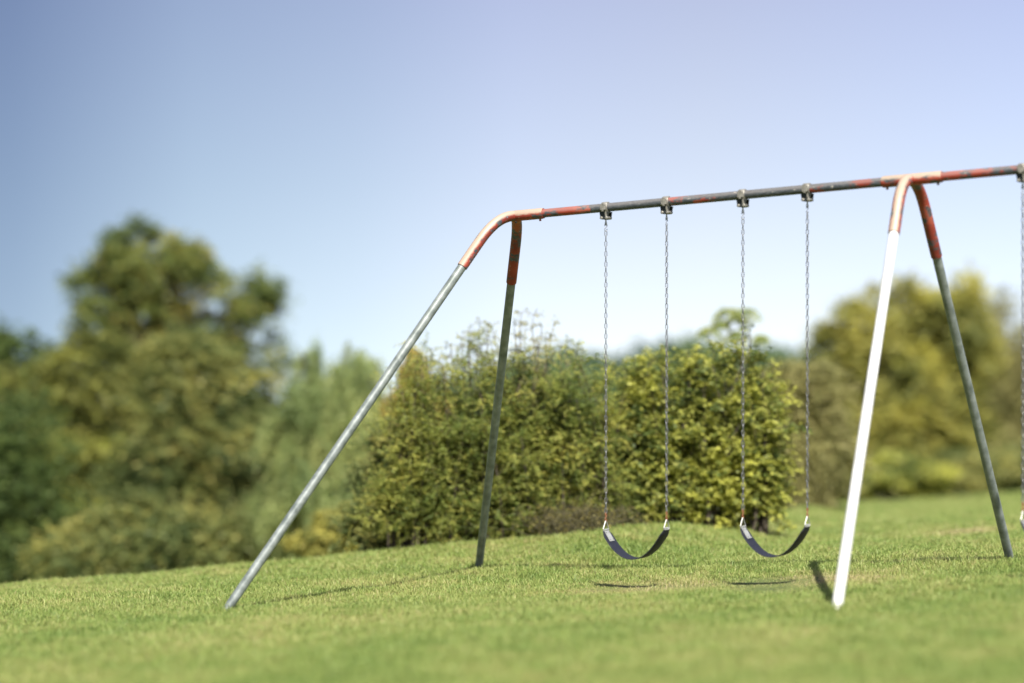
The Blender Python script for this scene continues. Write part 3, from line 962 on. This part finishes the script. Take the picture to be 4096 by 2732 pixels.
bare_sapling('sapling', 'thin bare-branched sapling rising above the feathery bush against the sky', 21.8, (2110, 2150),
             [(2085, 1250, .16), (2130, 1265, .18), (2165, 1300, .18), (2215, 1300, .16), (2150, 1390, .2), (2060, 1300, .16), (2190, 1360, .16), (1960, 1310, .14)], L_TAN, (.034, .015), 5, GB, 3)
bare_sapling('sapling', 'leafy green sapling tip between the bare sapling and the first swing chain', 22.0, (2270, 2150),
             [(2265, 1360, .13), (2240, 1390, .13), (2310, 1375, .12), (2330, 1400, .10), (2280, 1420, .16)], L_BROAD, (.034, .015), 5, GB, 4)
bare_sapling('sapling', 'brownish wispy sapling left of the upright back leg top', 22.1, (1900, 2150),
             [(1920, 1290, .15), (1880, 1330, .18), (1950, 1330, .16), (1840, 1350, .14), (1800, 1390, .15)], L_TAN, (.034, .016), 6, GB, 5)
bare_sapling('sapling', 'wispy olive sapling beside the slanting end leg, left of the brownish one', 22.8, (1700, 2160),
             [(1690, 1430, .15), (1730, 1400, .16), (1765, 1430, .15), (1650, 1480, .14)], L_LOCUST, (.034, .016), 6, GB, 8)
bare_sapling('sapling', 'short leafy shoots poking out of the dense bush top between the near swing chains', 23.3, (2560, 2100),
             [(2540, 1440, .10), (2600, 1425, .10), (2660, 1420, .10), (2500, 1450, .10)], L_BROAD, (.036, .018), 4, GB, 9)
bare_sapling('sumac_sapling', 'umbrella-topped green sapling sticking up above the dense bush', 30, (2930, 2080),
             [(2915, 1240, .22), (2985, 1240, .22), (2835, 1315, .15), (3045, 1345, .13), (2880, 1290, .12), (2950, 1265, .16), (2950, 1330, .14)], L_SUMAC, (.06, .026), 2, GB, 6, r0=.014, arch=True)


def brush(name, label, dist, box, n, seed):
    """tangle of dead twigs"""
    rng = np.random.default_rng(seed)
    x0, x1, y0, y1 = box
    b = px((x0 + x1) / 2, y1, dist); bz = float(ground(b[0], dist))
    root = empty(name, (b[0], dist, bz), label, 'bush', GB)
    W = Wood(); P, A = [], []
    for i in range(n):
        s = px(rng.uniform(x0, x1), y1, dist + rng.uniform(-.25, .35)); s[2] = float(ground(s[0], s[1])) - .02
        hh = (y1 - y0) * dist / FPX * rng.uniform(.3, 1.1)
        e = s + np.array([rng.normal(0, .22), rng.normal(0, .15), hh])
        p = arc(s, e, rng.uniform(-.05, .12), 7, .014)
        W.limb(p, np.linspace(.005, .0015, 7), 3)
        for k in range(2, 7):
            q = p[k] + rng.normal(0, .10, 3)
            W.limb(np.array([p[k], (p[k] + q) / 2 + rng.normal(0, .012, 3), q]), [.0022, .0016, .001], 3)
            for _ in range(3):
                P.append(p[k] + (q - p[k]) * rng.random() + rng.normal(0, .01, 3)); A.append(rng.normal(0, 1, 3))
    P, A = np.array(P), np.array(A); m = len(P)
    W.build('twigs', simple('dead_twig_bark', (.055, .05, .024), (.11, .10, .05), 9, .9), root)
    leaves('leaves', P, A, rng.normal(0, 1, (m, 3)) + np.array([0, -.5, .6]), .030 * rng.uniform(.5, 1.2, m), .016 * rng.uniform(.6, 1.2, m), rng.random(m), L_DRY, root)
    return root


brush('dead_bush', 'tangle of dead brown twigs at the lawn edge behind the first swing chain', 21.1, (2200, 2440, 2040, 2140), 150, 11)

# right
plant('bush', 'olive-tan bush between the dense bush and the bright white leg', 'bush', 33,
      [(3190, 1570, 110, 110), (3280, 1590, 100, 120), (3100, 1660, 90, 110), (3120, 1800, 130, 150), (3260, 1820, 140, 170), (3100, 1960, 120, 90), (3240, 1980, 130, 80)], L_TAN, 80000, (.055, .03), 3180, mode='spray', twig_l=.3, twig_leaf=9, spread=.6, loose=.15, group=GB, r_tr=.06, sub=.33, nsub=40, trunks=3)
plant('tree', 'broad olive tree behind the bright white leg and the right back leg', 'tree', 62,
      [(3440, 1330, 140, 120), (3590, 1240, 130, 120), (3770, 1260, 150, 140), (3330, 1460, 130, 150), (3270, 1620, 110, 120), (3880, 1380, 110, 140), (3560, 1480, 170, 150), (3770, 1480, 170, 150), (3450, 1720, 190, 170), (3700, 1740, 220, 190), (3350, 1850, 150, 130)],
      L_YELLOW, 130000, (.14, .085), 3580, mode='spray', twig_l=.6, twig_leaf=8, spread=.6, loose=.14, group=GT, r_tr=.22, limbs=80, sub=.22, nsub=50)
plant('tree', 'pale olive tree at the right edge of the photo, beyond the back leg', 'tree', 66,
      [(3920, 1290, 120, 130), (4030, 1400, 140, 180), (4110, 1560, 150, 210), (3960, 1700, 160, 200), (4150, 1800, 170, 200)], L_TAN, 64000, (.11, .065), 3990, mode='spray', twig_l=.7, twig_leaf=8, spread=.7, loose=.2, group=GT, r_tr=.2, limbs=90, sub=.34, nsub=30, wood=M_PALEBARK)
plant('bush', 'low yellow-green bush at the lawn edge right of the bright white leg', 'bush', 46,
      [(3560, 1890, 120, 80), (3430, 1930, 110, 70), (3680, 1920, 110, 70)], L_BROAD, 26000, (.09, .055), 3560, group=GB, r_tr=.06, sub=.35, nsub=34, trunks=3)
plant('bush', 'low olive bush at the lawn edge between the right back leg and the photo edge', 'bush', 50,
      [(3850, 1890, 130, 80), (4010, 1880, 130, 90), (4150, 1860, 130, 100)], L_OLIVE, 30000, (.09, .055), 3950, group=GB, r_tr=.06, sub=.35, nsub=34, trunks=3)


# wooded hill far behind
def far_wood():
    rng = np.random.default_rng(21)
    D = 170
    xs = np.array([1500, 2050, 2250, 2450, 2560, 2750, 2900, 3050, 3130, 3220, 3330, 3600, 4300])
    ys = np.array([1560, 1415, 1375, 1380, 1354, 1340, 1350, 1372, 1378, 1368, 1410, 1500, 1600])
    n = 420; P, A, T = [], [], []
    for i in range(n):
        x = rng.uniform(1600, 4200); d = D + rng.uniform(-20, 40)
        top = np.interp(x, xs, ys) + rng.uniform(4, 190) ** 1.0
        r = rng.uniform(1.2, 2.6)
        c = px(x, top, d) - np.array([0, 0, r * .8])
        m = 170
        g = unit(rng.normal(0, 1, (m, 3))) * rng.random((m, 1)) ** .4
        P.append(c + g * np.array([r, r, r * .85])); A.append(rng.normal(0, 1, (m, 3))); T.append(np.full(m, rng.random()) * .6 + rng.random(m) * .4)
    P, A, T = np.concatenate(P), np.concatenate(A), np.concatenate(T); m = len(P)
    root = type('r', (), {'location': (0, 0, 0)})
    ax = unit(A); nr = rng.normal(0, 1, (m, 3)) + np.array([0, -.3, .7])
    sd = unit(np.cross(ax, nr)); Ls = rng.uniform(.4, .8, m)[:, None]
    v = np.stack([P, P + ax * Ls * .5 + sd * Ls * .35, P + ax * Ls, P + ax * Ls * .5 - sd * Ls * .35], 1).reshape(-1, 3)
    me = np_mesh('distant_wood', v, np.arange(m * 4), 4); attr(me, 'tint', np.repeat(T, 4))
    o = link('distant_wood', me, L_HILL, None, smooth=False)
    return tag(o, 'dark green wood covering the distant hill behind the bushes', 'wood', kind='stuff')


far_wood()


def hill():
    D = np.linspace(120, 420, 24); X = np.linspace(-80, 120, 40)
    xx, dd = np.meshgrid(X, D)
    u = xx / dd
    prof = np.exp(-((u - .07) / .09) ** 2)
    z = CAMH - .03 * dd - 7.6 + prof * sm((dd - 120) / 60) * (1 - sm((dd - 260) / 160)) * 11.0
    v = np.stack([xx, dd, z], -1).reshape(-1, 3)
    i = np.arange(23)[:, None] * 40 + np.arange(39)[None]
    f = np.stack([i, i + 1, i + 41, i + 40], -1).reshape(-1, 4)
    o = link('hill', np_mesh('hill', v, f, 4), simple('hill_ground', (.05, .065, .025), (.09, .10, .04), .2, .95))
    return tag(o, 'distant hill under the wood', 'hill', kind='structure')


hill()

# ------------------------------------------------------------------ light and sky
SKY_LR = [(0, (0.284, 0.267, 0.262)), (.12, (0.389, 0.353, 0.326)), (.26, (0.646, 0.545, 0.445)), (.39, (0.766, 0.616, 0.494)), (.52, (0.956, 0.717, 0.563)), (.68, (1.008, 0.742, 0.563)), (1, (1.040, 0.798, 0.652))]      # paler towards the right
SKY_UP = [(0, (1.15, 1.12, 1.1)), (.5, (1, .97, 1)), (1, (.9, .84, .95))]
SUN_EL, SUN_AZ = math.radians(52), math.radians(171)   # azimuth from +Y (into the picture) clockwise: behind the camera, to its right
sd = Vector((math.sin(SUN_AZ) * math.cos(SUN_EL), math.cos(SUN_AZ) * math.cos(SUN_EL), math.sin(SUN_EL)))
ld = bpy.data.lights.new('sun', 'SUN'); ld.energy = 4.6; ld.angle = math.radians(.53); ld.color = (1, .95, .86)
lo = bpy.data.objects.new('sun', ld); COL.objects.link(lo)
lo.rotation_euler = sd.to_track_quat('Z', 'Y').to_euler(); lo.location = (6, -8, 14)

w = bpy.data.worlds.new('World'); S.world = w; w.use_nodes = True
nt = w.node_tree; N, L = nt.nodes, nt.links; N.clear()
sky = N.new('ShaderNodeTexSky'); sky.sky_type = 'NISHITA'; sky.sun_disc = False
sky.sun_elevation = SUN_EL; sky.sun_rotation = SUN_AZ
sky.altitude = 100; sky.air_density = 1.0; sky.dust_density = .6; sky.ozone_density = 2.5
tc = N.new('ShaderNodeTexCoord')
# the hill falls away: keep the clear low sky going a little under the level line
mp = N.new('ShaderNodeVectorMath'); mp.operation = 'MULTIPLY_ADD'
L.new(tc.outputs['Generated'], mp.inputs[0]); mp.inputs[1].default_value = (1, 1, .9); mp.inputs[2].default_value = (0, 0, .16)
L.new(mp.outputs[0], sky.inputs['Vector'])
sx = N.new('ShaderNodeSeparateXYZ'); L.new(tc.outputs['Generated'], sx.inputs[0])
lr = N.new('ShaderNodeMapRange'); L.new(sx.outputs[0], lr.inputs[0])
lr.inputs[1].default_value = -.26; lr.inputs[2].default_value = .24
tint = ramp(N, SKY_LR); L.new(lr.outputs[0], tint.inputs[0])
up = N.new('ShaderNodeMapRange'); L.new(sx.outputs[2], up.inputs[0])
up.inputs[1].default_value = -.03; up.inputs[2].default_value = .16
tup = ramp(N, SKY_UP); L.new(up.outputs[0], tup.inputs[0])
c = mix(N, L, sky.outputs[0], tint.outputs[0], 1.0, 'MULTIPLY')
c = mix(N, L, c, tup.outputs[0], 1.0, 'MULTIPLY')
bg = N.new('ShaderNodeBackground'); bg.inputs['Strength'].default_value = .14
out = N.new('ShaderNodeOutputWorld')
L.new(c, bg.inputs['Color']); L.new(bg.outputs[0], out.inputs[0])

# ------------------------------------------------------------------ camera
cam = bpy.data.cameras.new('camera'); co = bpy.data.objects.new('camera', cam); COL.objects.link(co)
co.location = (0, 0, CAMH); co.rotation_euler = (math.pi / 2, 0, 0)
cam.lens = F85; cam.sensor_width = 36; cam.sensor_fit = 'HORIZONTAL'
cam.clip_start = .05; cam.clip_end = 5000
cam.dof.use_dof = True; cam.dof.focus_distance = 17.6; cam.dof.aperture_fstop = .58
S.camera = co
S.view_settings.view_transform = 'Standard'; S.view_settings.look = 'None'
S.view_settings.exposure = 1.1; S.view_settings.gamma = 1; S.view_settings.use_curve_mapping = False
S.render.film_transparent = False
try:
    S.cycles.use_denoising = True
    S.cycles.max_bounces = 6; S.cycles.transparent_max_bounces = 4
    S.cycles.sample_clamp_indirect = 6
except Exception:
    pass
